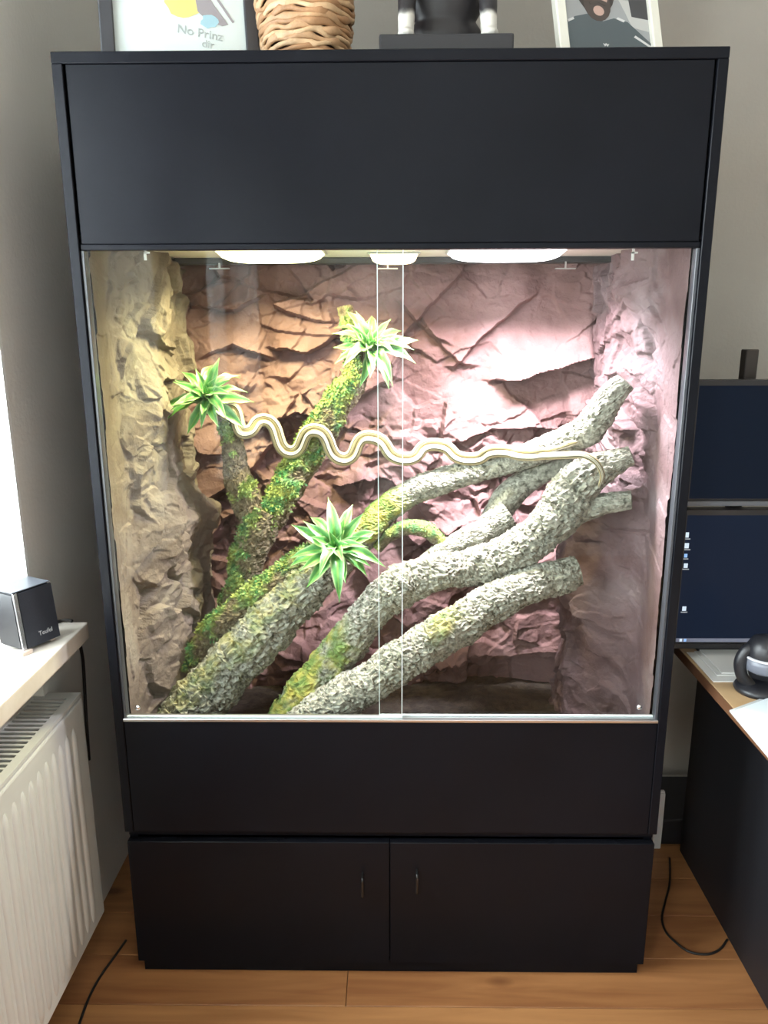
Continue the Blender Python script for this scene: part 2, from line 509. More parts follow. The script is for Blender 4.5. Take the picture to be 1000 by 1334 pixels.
# vertical pressed ribs
nr = 14
bm = bmesh.new()
hz = RT-RB-.075
sec = [(-.0115, 0), (-.0085, .0035), (-.003, .0048), (.003, .0048), (.0085, .0035), (.0115, 0)]
rings = [(0, .0, .3), (.012, .7, .75), (.03, 1, 1), (hz-.03, 1, 1), (hz-.012, .7, .75), (hz, 0, .3)]
vv = []
for z, kx, kw in rings:
    for a, b_ in sec:
        vv.append((RX-.0005+b_*kx, a*kw, RB+.022+z))
ff = []
for i in range(len(rings)-1):
    for j in range(len(sec)-1):
        k = i*len(sec)+j
        ff.append([k, k+1, k+1+len(sec), k+len(sec)])
y = RY-.062; proto = None
while y > -.8:
    if proto is None:
        proto = add('rib', [(a, b_+y, c_) for a, b_, c_ in vv], ff, m_white, rad, True); z0 = y
    else:
        o = proto.copy(); C.objects.link(o); o.parent = rad; o.location = proto.location + Vector((0, y-z0, 0))
    y -= .0333
for yy_ in (-.1, -.9):
    box('bracket', (RX-.172, yy_-.015, RB+.05), (RX-.112, yy_+.015, RB+.5), m_white, rad)

# ================================================================== SPEAKER ON THE SILL
sp = thing('speaker', 'small black cube loudspeaker with silver edge standing on the window sill', 'speaker')
m_silver = mat('silver_trim', (.55, .55, .60), .25, metal=1)
bm = bmesh.new()
bmesh.ops.create_cube(bm, size=1)
for q in bm.verts:
    q.co = Vector((q.co.x*.088, q.co.y*.085 if q.co.y < 0 else q.co.y*.055, (q.co.z+.5)*.118+.008))
    if q.co.z > .05: q.co.y += .012          # leans back
bmesh.ops.bevel(bm, geom=list(bm.edges), offset=.004, segments=2, affect='EDGES')
body = frombm('cabinet_body', bm, m_plastic, sp)


def spk(x, z, d=0.):      # point on the leaning front face
    return (x, -.0425+.012*((z-.008)/.118)-d, z)


def slab(name, x0, x1, z0, z1, d0, d1, m, par):
    v = [spk(x0, z0, d0), spk(x1, z0, d0), spk(x1, z1, d0), spk(x0, z1, d0), spk(x0, z0, d1), spk(x1, z0, d1), spk(x1, z1, d1), spk(x0, z1, d1)]
    return add(name, v, [[0, 1, 2, 3], [4, 7, 6, 5], [0, 4, 5, 1], [1, 5, 6, 2], [2, 6, 7, 3], [3, 7, 4, 0]], m, par)


g = slab('grille_cloth', -.034, .044, .009, .124, -.001, .003, m_navy, sp)
slab('silver_edge', -.044, -.036, .009, .126, -.001, .0035, m_silver, sp)
box('top_plate', (-.044, -.031, .1262), (.044, .036, .1285), mat('grey_plastic', (.10, .11, .13), .35), sp, bev=.001)
for lo, hi in (((-.052, -.052, 0), (-.028, -.030, .0085)), ((.028, -.036, 0), (.040, -.022, .0085)), ((-.008, .012, 0), (.008, .024, .0085))):
    box('foot_pad', lo, hi, mat('foot_wood', (.55, .46, .40), .6), sp, bev=.001)
mt = Matrix.Translation(spk(.012, .030, .0034)) @ Euler((math.radians(90-5.8), 0, 0)).to_matrix().to_4x4()
text('lettering', 'Teufel', .013, mat('logo_grey', (.45, .46, .48), .4), mt, g)
sp.location = (-.752, -.030, SZ); sp.rotation_euler = (0, 0, math.radians(63))

# ================================================================== TERRARIUM
ZT, ZGT, ZGB, ZB = 1.9735, 1.639, .666, .387
HW, DEP, TH = .6, .60, .019
ter = thing('terrarium', 'tall black wooden terrarium with sliding glass front, lit inside with rock walls', 'terrarium', (0, .3, ZB))
box('top_panel', (-HW, 0, ZT-.019), (HW, DEP, ZT), m_black, ter, bev=.0012)
box('side_panel', (-HW, 0, ZB), (-HW+TH, DEP, ZT-.0192), m_black, ter, bev=.0012)
box('side_panel', (HW-TH, 0, ZB), (HW, DEP, ZT-.0192), m_black, ter, bev=.0012)
box('back_panel', (-HW+TH, DEP-.012, ZB), (HW-TH, DEP, ZT-.02), m_blackin, ter)
box('floor_panel', (-HW+TH, .02, ZB), (HW-TH, DEP-.012, ZB+.019), m_blackin, ter)
up = box('upper_front_panel', (-HW+TH+.004, .004, ZGT+.011), (HW-TH-.004, .020, ZT-.0195), m_black, ter, bev=.0012)
box('bottom_lip', (-HW+TH+.001, .0045, ZGT), (HW-TH-.001, .026, ZGT+.0105), m_black, ter, bev=.0012)
box('lower_front_panel', (-HW+TH+.0005, .003, ZB), (HW-TH-.0005, .020, ZGB-.004), m_black, ter, bev=.0012)
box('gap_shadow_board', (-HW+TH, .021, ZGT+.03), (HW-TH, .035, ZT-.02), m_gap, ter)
box('ceiling_panel', (-HW+TH, .0265, 1.6625), (HW-TH, DEP-.012, 1.6745), mat('pale_ceiling_board', (.70, .69, .64), .5), ter)
box('ceiling_beam', (-.52, .42, 1.6485), (.53, .46, 1.6622), m_blackin, ter, bev=.001)
for s in (-1, 1):
    box('glass_channel', (min(s*.5808, s*.5745), .006, ZGB+.0), (max(s*.5808, s*.5745), .026, ZGT-.0005), m_track, ter, bev=.0008)
lr = box('lower_track', (-.5805, .0005, ZGB-.0035), (.5805, .026, ZGB+.003), m_alu, ter, bev=.0008)
box('upper_track', (-.5805, .0275, ZGT+.002), (.5805, .040, ZGT+.018), m_track, ter)
# two sliding panes: the left one runs in front
for (a, b_, y0, kx) in ((-.574, .027, .008, -.548), (-.022, .574, .0165, .542)):
    pn = box('glass_pane', (a, y0, ZGB+.0035), (b_, y0+.005, ZGT-.001), m_glass, ter)
    ex = b_ if a < -.5 else a
    box('pane_edge', (ex-.0007, y0-.0003, ZGB+.0036), (ex+.0007, y0+.0053, ZGT-.0012), m_edge, pn)
    box('pane_edge', (a, y0-.0002, ZGB+.0034), (b_, y0+.0052, ZGB+.0062), m_edge, pn)
    lathe('knob', [(.0001, 0), (.0055, 0), (.0062, .002), (.005, .005), (.0001, .0062)], (kx, y0, .694), m_chrome, pn, 20, axis=(0, -1, 0))
for u in (190, 825):        # small white clips under the ceiling
    p = P(u, 331, 'y', .10)
    boxes('clip', [((p[0]-.004, .098, p[2]-.012), (p[0]+.001, .101, p[2]+.004)), ((p[0]-.004, .098, p[2]+.001), (p[0]+.008, .101, p[2]+.004)), ((p[0]-.002, .1, p[2]+.002), (p[0]+.002, .104, 1.6624))], mat('white_plastic', (.8, .8, .8), .4), ter)
for u in (286, 505, 736):   # thin metal tabs under the beam
    p = P(u, 350, 'y', .418)
    box('mounting_tab', (p[0]-.024, .4125, p[2]-.0012), (p[0]+.024, .424, p[2]+.0012), m_alu, ter)
    box('tab_screw', (p[0]-.002, .415, p[2]+.001), (p[0]+.002, .4195, 1.650), m_alu, ter)


def grid_faces(nu, nv, flip=False):
    i = np.arange(nu-1)[:, None]*nv; j = np.arange(nv-1)[None, :]
    f = np.stack([i+j, i+nv+j, i+nv+j+1, i+j+1], -1).reshape(-1, 4)
    return (f[:, ::-1] if flip else f).tolist()


def soften(h, nu, nv, it):
    g = h.reshape(nu, nv)
    for _ in range(it):
        q = np.pad(g, 1, mode='edge')
        g = (q[:-2, 1:-1]+2*q[1:-1, 1:-1]+q[2:, 1:-1])/4
        q = np.pad(g, 1, mode='edge')
        g = (q[1:-1, :-2]+2*q[1:-1, 1:-1]+q[1:-1, 2:])/4
    return g.ravel()


# --- rock back wall
nu, nv = 430, 450
zlo, zhi = .44, 1.672
gx, gz = np.meshgrid(np.linspace(-.578, .578, nu), np.linspace(zlo, zhi, nv), indexing='ij')
x, z = gx.ravel(), gz.ravel()
pw = np.stack([x*5, z*5, np.zeros_like(x)], 1)
wu = x + .035*fbm(pw, 3); wv = z + .035*fbm(pw+40, 4)


def sm(a, b_, t):
    t = np.clip((t-a)/(b_-a), 0, 1); return t*t*(3-2*t)


smooth_zone = sm(.0, .12, x)*sm(1.22, 1.34, z)           # calm slabs upper right
rough = 1-.6*smooth_zone
wu2 = wu + .010*fbm(np.stack([x*22, z*22, 0*x], 1), 71); wv2 = wv + .010*fbm(np.stack([x*22, z*22, 0*x+9], 1), 72)
patch = sm(-.15, .25, fbm(np.stack([x*6, z*6, 0*x+3], 1), 73))*rough       # where the rock is broken into small flakes
hgt = .055*facets(wu, wv, 4.2, 21, .5, 1.6)*(1-.35*smooth_zone)
hgt += .032*facets(wu2, wv2, 8.5, 33, -.5, 1.5)*rough
hgt += .021*facets(wu2, wv2, 18., 47, .35, 1.7, 1.5)*(.30+.70*patch)*rough
hgt += .011*facets(wu2, wv2, 38., 61, .2, 1.5, 1.5)*(.15+.85*patch)
hgt += .010*fbm(np.stack([wu*9, wv*9, 0*x], 1), 8)
hgt += .0045*fbm(np.stack([wu2*34, wv2*34, 0*x], 1), 9)*(.35+.65*rough)


def ledge(pts, h, fall, lip=.006):
    global hgt
    q = np.array([P(u, v, 'y', .46) for u, v in pts]); q = q[np.argsort(q[:, 0])]
    zl = np.interp(wu, q[:, 0], q[:, 2]) + .008*fbm(np.stack([x*30, 0*x, 0*x], 1), int(h*1e4))
    ends = sm(q[0, 0]-.02, q[0, 0]+.035, x)*(1-sm(q[-1, 0]-.035, q[-1, 0]+.02, x))
    dz = z-zl
    prof = np.where(dz > 0, np.exp(-np.maximum(dz, 0)/fall), -.25*np.exp(np.minimum(dz, 0)/.05))
    hgt = hgt + h*prof*ends


ledge([(345, 452), (395, 462), (445, 428)], .055, .05)
ledge([(640, 500), (690, 494), (735, 480), (785, 462)], .075, .075)
ledge([(585, 482), (640, 430), (705, 372)], .028, .09)
ledge([(515, 388), (560, 440), (590, 450)], .022, .03)
ledge([(545, 410), (590, 475), (625, 480)], .02, .03)
ledge([(310, 560), (370, 545), (420, 560)], .035, .04)
ledge([(560, 590), (640, 560), (740, 560)], .03, .05)
ledge([(430, 645), (500, 630), (560, 660)], .04, .05)
ledge([(255, 470), (300, 450), (350, 470)], .03, .05)
ledge([(240, 400), (290, 405), (340, 380)], .03, .05)
ledge([(360, 880), (420, 865), (470, 850)], .05, .04)
ledge([(560, 700), (620, 690), (690, 640)], .04, .04)
ledge([(560, 880), (640, 860), (740, 870)], .03, .06)
hgt = hgt + .03*np.exp(-((x+.53)/.08)**2) + .03*np.exp(-((x-.53)/.08)**2)      # rounds into the side walls
hgt -= .02*sm(1.60, 1.67, z)
hgt = soften(hgt, nu, nv, 1)
yb = np.minimum(.535-hgt, .585)
add('rock_back_wall', np.stack([x, yb, z], 1), grid_faces(nu, nv), m_rock, ter)

# --- rock side walls


def side_rock(sgn, seed, prot_pts, y_on):
    nu, nv = 250, 540
    gy, gz = np.meshgrid(np.linspace(.032, .56, nu), np.linspace(.44, 1.672, nv), indexing='ij')
    y, z = gy.ravel(), gz.ravel()
    pw = np.stack([y*6, z*6, np.full_like(y, seed)], 1)
    wu = y + .03*fbm(pw, seed); wv = z + .03*fbm(pw+30, seed+1)
    on = sm(y_on-.05, y_on+.05, wu)
    zz = [q[0] for q in prot_pts]; pp = [q[1] for q in prot_pts]
    prot = np.interp(z+.02*fbm(np.stack([z*12, 0*z, 0*z], 1), seed+7), zz, pp)
    ridge = sm(y_on-.02, y_on+.16, wu)*(1-.35*sm(.40, .56, y))
    h = .006 + prot*ridge
    wu2 = wu + .008*fbm(np.stack([y*30, z*30, 0*y], 1), seed+21); wv2 = wv + .008*fbm(np.stack([y*30, z*30, 0*y+5], 1), seed+22)
    h += (.024*facets(wu2, wv2, 7.5, seed+2, 1.2, 1.6)+.021*facets(wu2, wv2, 17, seed+3, 1.0, 1.5)+.006*facets(wu2, wv2, 36, seed+4, .8, 1.3))*(.14+.86*on)
    h += .012*fbm(np.stack([wu2*18, wv2*18, 0*y], 1), seed+5)*on + .003*fbm(np.stack([y*45, z*45, 0*y], 1), seed+6)*(.1+.9*on)
    h = np.clip(soften(h, nu, nv, 1), .001, .16)
    xs = sgn*(.579-h)
    add('rock_side_wall', np.stack([xs, y, z], 1), grid_faces(nu, nv, sgn < 0), m_rockside_left if sgn < 0 else m_rockside_right, ter)


side_rock(-1, 101, [(.44, .075), (.75, .085), (.95, .085), (1.05, .105), (1.13, .06), (1.3, .07), (1.5, .055), (1.67, .05)], .12)
side_rock(1, 151, [(.44, .13), (.70, .12), (.88, .14), (1.0, .125), (1.06, .115), (1.10, .06), (1.2, .06), (1.45, .06), (1.67, .05)], .16)

# --- substrate
nu, nv = 120, 60
gx, gy = np.meshgrid(np.linspace(-.578, .578, nu), np.linspace(.022, .585, nv), indexing='ij')
x, y = gx.ravel(), gy.ravel()
z = .495 + .012*fbm(np.stack([x*8, y*8, 0*x], 1), 5) + .006*fbm(np.stack([x*50, y*50, 0*x], 1), 6)
sub = add('substrate', np.stack([x, y, z], 1), grid_faces(nu, nv), m_soil)
tag(sub, 'dark soil substrate covering the terrarium floor beneath the branches', 'soil', kind='stuff')


# --- lamps
def lamp(loc, sx, sy, col, power, label, emit, spread):
    t = thing('terrarium_lamp', label, 'lamp', (loc[0], loc[1], 1.662), group='lamps under the terrarium ceiling')
    x, y, z = loc
    box('housing', (x-sx/2, y-sy/2, z), (x+sx/2, y+sy/2, 1.6623), mat('lamp_housing', (.6, .6, .6), .4, metal=.6), t, bev=.002)
    dm = mat('diffuser_%d' % int(1000+x*100), (.8, .8, .8), .5, emit=col, estr=emit)
    # shallow domed lens
    n_, k_ = 25, 13
    v = []
    for i in range(n_):
        for j in range(k_):
            a, b_ = i/(n_-1)*2-1, j/(k_-1)*2-1
            v.append((x+a*(sx/2-.006), y+b_*(sy/2-.006), z-.020*(max(0, 1-a**4)*max(0, 1-b_**4))**.5-.0002))
    add('lens', v, grid_faces(n_, k_, True), dm, t, True)
    l = area('lamp_light', (x, y, z-.024), (0, .0, -1), sx-.03, sy-.03, power, col)
    l.data.spread = spread
    l.parent = t; l.location = (0, 0, z-.024-1.662)


lamp((-.26, .26, 1.657), .24, .10, (1.0, .91, .48), 10, 'left warm white LED lamp glowing under the terrarium ceiling', 14, 2.6)
lamp((.01, .33, 1.658), .12, .06, (1.0, .76, .45), 1.6, 'small amber lamp between the two brighter terrarium lamps', 4, 2.3)
lamp((.255, .26, 1.657), .26, .10, (1.0, .92, 1.0), 23, 'right cool white LED lamp glowing under the terrarium ceiling', 18, 2.3)

# ================================================================== BRANCHES


def px_path(pts):
    out = []
    for u, v, y, wd in pts:
        p = P(u, v, 'y', y)
        out.append([*p, wd*.5*pxm(p)])
    return out


def limb(name, pts, m, parent=None, seed=0, plate=1., amp=.16, moss=(0, 0), knots=(), mrange=None, cut=True, res=.0035, raw=False):
    ctrl = np.array(pts if raw else px_path(pts))
    L = np.linalg.norm(np.diff(ctrl[:, :3], axis=0), axis=1).sum()
    n = int(max(40, L/res)); k = 64
    q, s = catmull(ctrl, n)
    path, r = q[:, :3], np.maximum(q[:, 3], .004)
    path = path + (r*.16)[:, None]*np.stack([fbm(np.stack([s*14, 0*s+a, 0*s], 1), seed+a) for a in (1, 2, 3)], 1)
    rd, th, T = sweep(path, r, k)
    S = np.repeat(s, k); TH_ = np.tile(th, n); R = np.repeat(r, k)
    rm = r.mean()
    cyl = np.stack([np.cos(TH_)*rm, np.sin(TH_)*rm, S*.62], 1)
    wp = cyl + .006*np.stack([fbm(cyl*60+9*a, seed+a) for a in (1, 2, 3)], 1)
    f1, f2, c, *_ = voro(wp*(62/plate), seed)
    crack = np.clip((f2-f1)/.22, 0, 1)
    g1, g2, gc, *_ = voro(wp*(150/plate)+5, seed+5)
    d = amp*(.55*(crack**.7-1)*.9 + .5*(c-.5)) + amp*.30*(gc-.5) + amp*.22*np.clip((g2-g1)/.25, 0, 1)
    d += .16*fbm(np.stack([np.cos(TH_)*1.2, np.sin(TH_)*1.2, S*22], 1), seed+8)
    for ks, kt, kh in knots:
        d += kh*np.exp(-((S/L-ks)*L/(.7*rm))**2-(np.angle(np.exp(1j*(TH_-kt)))/.7)**2)
    V = (path[:, None, :] + rd*(R*(1+d)).reshape(n, k, 1))
    mm = np.zeros(n*k)
    if moss[0] > 0:
        upness = (rd.reshape(-1, 3) @ np.array([-.15, -.35, .93]))
        nz = fbm(V.reshape(-1, 3)*26, seed+12)
        mm = np.clip((upness*.8+nz*1.1+moss[1])*2.2, 0, 1)*moss[0]
        if mrange:
            mm = mm*np.clip((S/L-mrange[0])/.06, 0, 1)*np.clip((mrange[1]-S/L)/.06, 0, 1)
        V = V + rd*(mm*.004).reshape(n, k, 1)*(1+nz.reshape(n, k, 1))
    V = V.reshape(-1, 3)
    F = tube_faces(n, k, False)
    # rounded, slightly hollow cut ends
    extra = []
    for e, base in ((0, 0), (1, (n-1)*k)):
        cen = path[0 if e == 0 else -1] - (T[0] if e == 0 else -T[-1])*(-.12*r[0 if e == 0 else -1])*(-1 if cut else 1)
        idx = len(V)+len(extra); extra.append(cen)
        for j in range(k):
            a, b_ = base+j, base+(j+1) % k
            F.append([b_, a, idx] if e == 0 else [a, b_, idx])
    V = np.vstack([V, extra]); mm = np.concatenate([mm, [0, 0]])
    o = add(name, V, F, m, parent, False, attr=mm)
    return o, V[:n*k], mm[:n*k], rd.reshape(-1, 3)


def moss_tufts(name, V, mm, nrm, parent, count, seed, size=.006, m=None):
    r = np.random.default_rng(seed)
    wgt = mm**2+1e-9
    idx = r.choice(len(V), count, p=wgt/wgt.sum())
    p = V[idx]; nn = nrm[idx]
    t = r.normal(size=(count, 3)); t -= (t*nn).sum(1)[:, None]*nn; t /= np.linalg.norm(t, axis=1)[:, None]
    b_ = np.cross(nn, t)
    s = size*r.uniform(.5, 1.5, (count, 1))
    tip = nn*r.uniform(.3, 1., (count, 1)) + t*r.uniform(.2, 1.1, (count, 1)); tip /= np.linalg.norm(tip, axis=1)[:, None]
    base = p - nn*.001
    v = np.stack([base-b_*s*.22, base+tip*s*.55-b_*s*.30+nn*s*.12, base+tip*s*1.25, base+tip*s*.55+b_*s*.30, base+b_*s*.22], 1).reshape(-1, 3)
    f = [[5*i, 5*i+1, 5*i+2, 5*i+3, 5*i+4] for i in range(count)]
    o = add(name, v, f, m or m_moss, parent)
    o['kind'] = 'stuff'
    return o


def branch(name, label, limbs, tufts=0, tsize=.006, group='branches in the terrarium'):
    """limbs: list of kwargs for limb(); the root Empty stands at the lowest point"""
    p0 = np.array(px_path([limbs[0]['pts'][0]]))[0]
    t = thing(name, label, 'branch', tuple(p0[:3]), group=group)
    for i, kw in enumerate(limbs):
        kw = dict(kw); tf = kw.pop('tufts', 0)
        nm = kw.pop('name', 'limb')
        o, V, mm, nr_ = limb(nm, kw.pop('pts'), kw.pop('m', m_bark), t, **kw)
        if tf:
            moss_tufts('moss', V, mm, nr_, t, tf, i+31, tsize)
    return t


branch('cork_branch', 'thick greenish cork branch rising from the lower left corner to the lower plant', [
    dict(name='stem', pts=[(212, 985, .15, 72), (232, 950, .165, 72), (262, 912, .18, 70), (310, 860, .20, 64), (350, 812, .22, 66), (392, 768, .25, 64), (424, 740, .27, 56), (452, 716, .29, 46)], seed=3, amp=.20, plate=.58, moss=(.4, -.35), knots=((.55, .5, .15),))])
branch('upper_branch', 'long pale branch under the snake, sweeping up to the right rock wall', [
    dict(name='stem', pts=[(452, 722, .33, 32), (478, 694, .33, 36), (506, 664, .34, 34), (545, 637, .35, 34), (590, 621, .355, 32), (640, 607, .345, 32), (690, 592, .31, 32), (730, 577, .265, 36), (762, 560, .22, 40), (785, 531, .19, 38), (802, 510, .175, 34), (814, 497, .17, 28)], seed=13, amp=.17, plate=.5, moss=(.85, .1), mrange=(-.1, .27), knots=((.72, 1.0, .35),))])
branch('forked_branch', 'long thick bark branch across the middle with a forked right end', [
    dict(name='stem', pts=[(345, 985, .16, 56), (372, 945, .165, 58), (402, 904, .17, 56), (440, 855, .175, 50), (480, 802, .18, 48), (515, 768, .19, 52), (560, 748, .20, 48), (620, 736, .21, 48), (680, 711, .205, 50), (722, 680, .195, 54), (746, 645, .185, 60), (766, 618, .175, 52), (795, 604, .16, 36), (822, 594, .15, 24)], seed=23, amp=.21, plate=.55, moss=(.85, -.05), mrange=(-.1, .36), knots=((.7, 2., .2), (.8, .5, .2))),
    dict(name='fork', pts=[(722, 680, .195, 42), (752, 664, .185, 34), (785, 656, .165, 28), (822, 652, .15, 24)], seed=29, amp=.14, plate=.6)])
branch('lower_branch', 'lowest grey bark branch leaning from the glass to the right rock wall', [
    dict(name='stem', pts=[(340, 1005, .092, 54), (388, 957, .094, 54), (435, 920, .096, 54), (480, 888, .10, 52), (540, 849, .115, 54), (590, 818, .13, 52), (640, 788, .145, 50), (690, 765, .16, 46), (735, 749, .175, 42), (754, 743, .18, 36)], seed=37, amp=.19, plate=.5, moss=(.6, -.25), mrange=(.55, .70), knots=((.62, .4, .18), (.6, 3.6, .2)))])
branch('broken_branch', 'short white branch with a broken end lying above the forked branch', [
    dict(name='stem', pts=[(520, 762, .27, 20), (560, 730, .28, 26), (600, 706, .29, 30), (640, 686, .30, 34), (664, 670, .305, 34)], seed=43, amp=.15, plate=.5)])
branch('bent_branch', 'tan bent branch rising behind the broken white branch', [
    dict(name='stem', pts=[(628, 712, .35, 28), (645, 675, .35, 36), (664, 645, .35, 38), (690, 625, .34, 32), (720, 610, .32, 26), (748, 602, .30, 22)], seed=47, amp=.08, plate=1.2, m=m_bark, moss=(.35, -.7))])
branch('arched_twig', 'small arched mossy twig right of the lower plant', [
    dict(name='stem', pts=[(492, 716, .315, 12), (508, 698, .315, 16), (530, 688, .31, 19), (553, 690, .30, 18), (573, 706, .295, 15), (592, 728, .29, 12)], seed=53, amp=.14, plate=.5, m=m_barkdark, moss=(.8, -.2), tufts=260)], tsize=.004)
branch('mossy_driftwood', 'forked mossy driftwood on the left holding the two upper plants', [
    dict(name='stem', pts=[(270, 905, .325, 34), (284, 845, .32, 36), (301, 795, .315, 36), (318, 745, .315, 38), (334, 700, .32, 46), (348, 664, .33, 44)], seed=61, m=m_barkdark, amp=.22, plate=.5, moss=(1., -.35), tufts=2000),
    dict(name='fork', pts=[(342, 690, .33, 36), (322, 655, .33, 40), (309, 615, .33, 34), (300, 570, .33, 28), (293, 532, .33, 22)], seed=67, m=m_barkdark, amp=.22, plate=.5, moss=(1., -.35), tufts=1400),
    dict(name='fork', pts=[(344, 690, .335, 38), (366, 652, .34, 40), (395, 600, .36, 40), (424, 553, .38, 40), (450, 512, .39, 38), (465, 478, .40, 30), (457, 440, .41, 21), (449, 399, .42, 19)], seed=71, m=m_barkdark, amp=.22, plate=.5, moss=(1., .0), tufts=3000)])
branch('mossy_branch', 'low mossy branch stretching from the dark left corner to the lower plant', [
    dict(name='stem', pts=[(250, 872, .25, 34), (272, 834, .245, 38), (302, 804, .245, 40), (342, 775, .25, 38), (384, 740, .26, 32), (420, 709, .275, 25), (446, 692, .29, 20)], seed=79, m=m_barkdark, amp=.25, plate=.5, moss=(1., -.30), tufts=2000)])

# ================================================================== PLANTS


def leaf_material():
    m = bpy.data.materials.new('leaf_green'); m.use_nodes = True
    nt = m.node_tree; b = nt.nodes['Principled BSDF']; L = nt.links.new
    b.inputs['Roughness'].default_value = .42
    uv = nt.nodes.new('ShaderNodeUVMap'); sx = nt.nodes.new('ShaderNodeSeparateXYZ'); L(uv.outputs[0], sx.inputs[0])
    r = nt.nodes.new('ShaderNodeValToRGB'); e = r.color_ramp.elements
    e[0].position = 0; e[0].color = (.15, .32, .06, 1); e[1].position = 1; e[1].color = (.38, .50, .25, 1)
    k = e.new(.3); k.color = (.05, .21, .05, 1); k = e.new(.66); k.color = (.09, .28, .075, 1); k = e.new(.86); k.color = (.28, .43, .18, 1)
    L(sx.outputs[0], r.inputs['Fac'])
    tc = nt.nodes.new('ShaderNodeTexCoord'); n = nt.nodes.new('ShaderNodeTexNoise'); n.inputs['Scale'].default_value = 60
    L(tc.outputs['Object'], n.inputs['Vector'])
    hs = nt.nodes.new('ShaderNodeHueSaturation'); mr = nt.nodes.new('ShaderNodeMapRange'); mr.inputs['To Min'].default_value = .7; mr.inputs['To Max'].default_value = 1.4
    L(n.outputs['Fac'], mr.inputs['Value']); L(mr.outputs[0], hs.inputs['Value']); L(r.outputs['Color'], hs.inputs['Color']); L(hs.outputs[0], b.inputs['Base Color'])
    return m


m_leaf = leaf_material()


def leaf_mesh(L_, wd, arch, wave, seed):
    n, k = 13, 7
    v, uv = [], []
    for i in range(n):
        t = i/(n-1)
        wl_ = wd*(math.sin(math.pi*min(1, t*.92+.06)**.8)**.85)*(1 if t < 1 else 0)
        if t > .75: wl_ *= 1-((t-.75)/.25)**1.6*.95
        for j in range(k):
            c_ = (j/(k-1)-.5)*2
            yv = c_*wl_
            zv = arch*L_*(1.5*t-1.9*t*t) + abs(c_)*wl_*.55 + wave*math.sin(t*17+seed+(c_ > 0)*1.4)*abs(c_)**2*wl_
            v.append((t*L_, yv, zv)); uv.append((abs(c_), t))
    f = []
    for i in range(n-1):
        for j in range(k-1):
            a = i*k+j; f.append([a, a+k, a+k+1, a+1])
    nb = len(v)
    v += [(a, b_, c_-.0006) for a, b_, c_ in v]; uv += uv[:nb]
    f += [[q+nb for q in reversed(ff_)] for ff_ in f]
    me = bpy.data.meshes.new('leaf')
    me.from_pydata(v, [], f)
    ul = me.uv_layers.new(name='UVMap')
    for lp in me.loops: ul.data[lp.index].uv = uv[lp.vertex_index]
    me.materials.append(m_leaf)
    me.polygons.foreach_set('use_smooth', [True]*len(me.polygons))
    return me


LM = [leaf_mesh(.098, .0130, a, wv_, s_) for a, wv_, s_ in ((.25, .25, 0), (.45, .3, 2), (.1, .2, 4), (.6, .3, 1))]
LMI = [leaf_mesh(.060, .0110, a, .25, s_) for a, s_ in ((.15, 1), (.35, 3))]


def plant(u, v, y, scale, axis, spin, label, seed):
    r = random.Random(seed)
    p = P(u, v, 'y', y)
    t = thing('leafy_plant', label, 'plant', tuple(p), group='leafy rosette plants in the terrarium')
    t.rotation_mode = 'QUATERNION'
    t.rotation_quaternion = Vector(axis).to_track_quat('Z', 'Y')
    n = 0
    for ring, (cnt, elev, sc) in enumerate(((9, 2, 1.08), (8, 20, 1.0), (7, 44, .9), (5, 68, .9))):
        for i in range(cnt):
            me = (LM if ring < 2 else (LMI if ring == 3 else LM))[r.randrange(2 if ring == 3 else 4)]
            o = bpy.data.objects.new('leaf', me); C.objects.link(o); o.parent = t
            az = spin + 2*math.pi*(i+.5*ring)/cnt + r.uniform(-.28, .28)
            el = math.radians(elev + r.uniform(-14, 12))
            rot = Euler((r.uniform(-.25, .25), 0, 0)).to_matrix().to_4x4()
            rot = Euler((0, -el, az)).to_matrix().to_4x4() @ rot
            s_ = scale*sc*r.uniform(.8, 1.15)
            o.matrix_local = rot @ Matrix.Diagonal((s_, s_, s_, 1)) @ Matrix.Translation((.004, 0, 0))
    th = np.linspace(0, 2*np.pi, 10, endpoint=False)
    prof = [(.004, -.05), (.006, -.02), (.0085, 0), (.006, .012), (.0005, .018)]
    W[t.name] = Vector((0, 0, 0))
    lathe('stem', prof, (0, 0, 0), mat('plant_stem', (.10, .18, .04), .6), t, 10)
    return t


plant(271, 520, .30, 1.0, (.05, -.75, .62), .2, 'bright green rosette plant on the left end of the mossy driftwood', 1)
plant(481, 456, .375, .98, (.15, -.75, .62), .9, 'pale yellow-green rosette plant highest on the mossy driftwood', 2)
plant(438, 716, .215, 1.08, (.0, -.78, .62), .5, 'green rosette plant lowest in the terrarium above the cork branch', 3)

# ================================================================== SNAKE


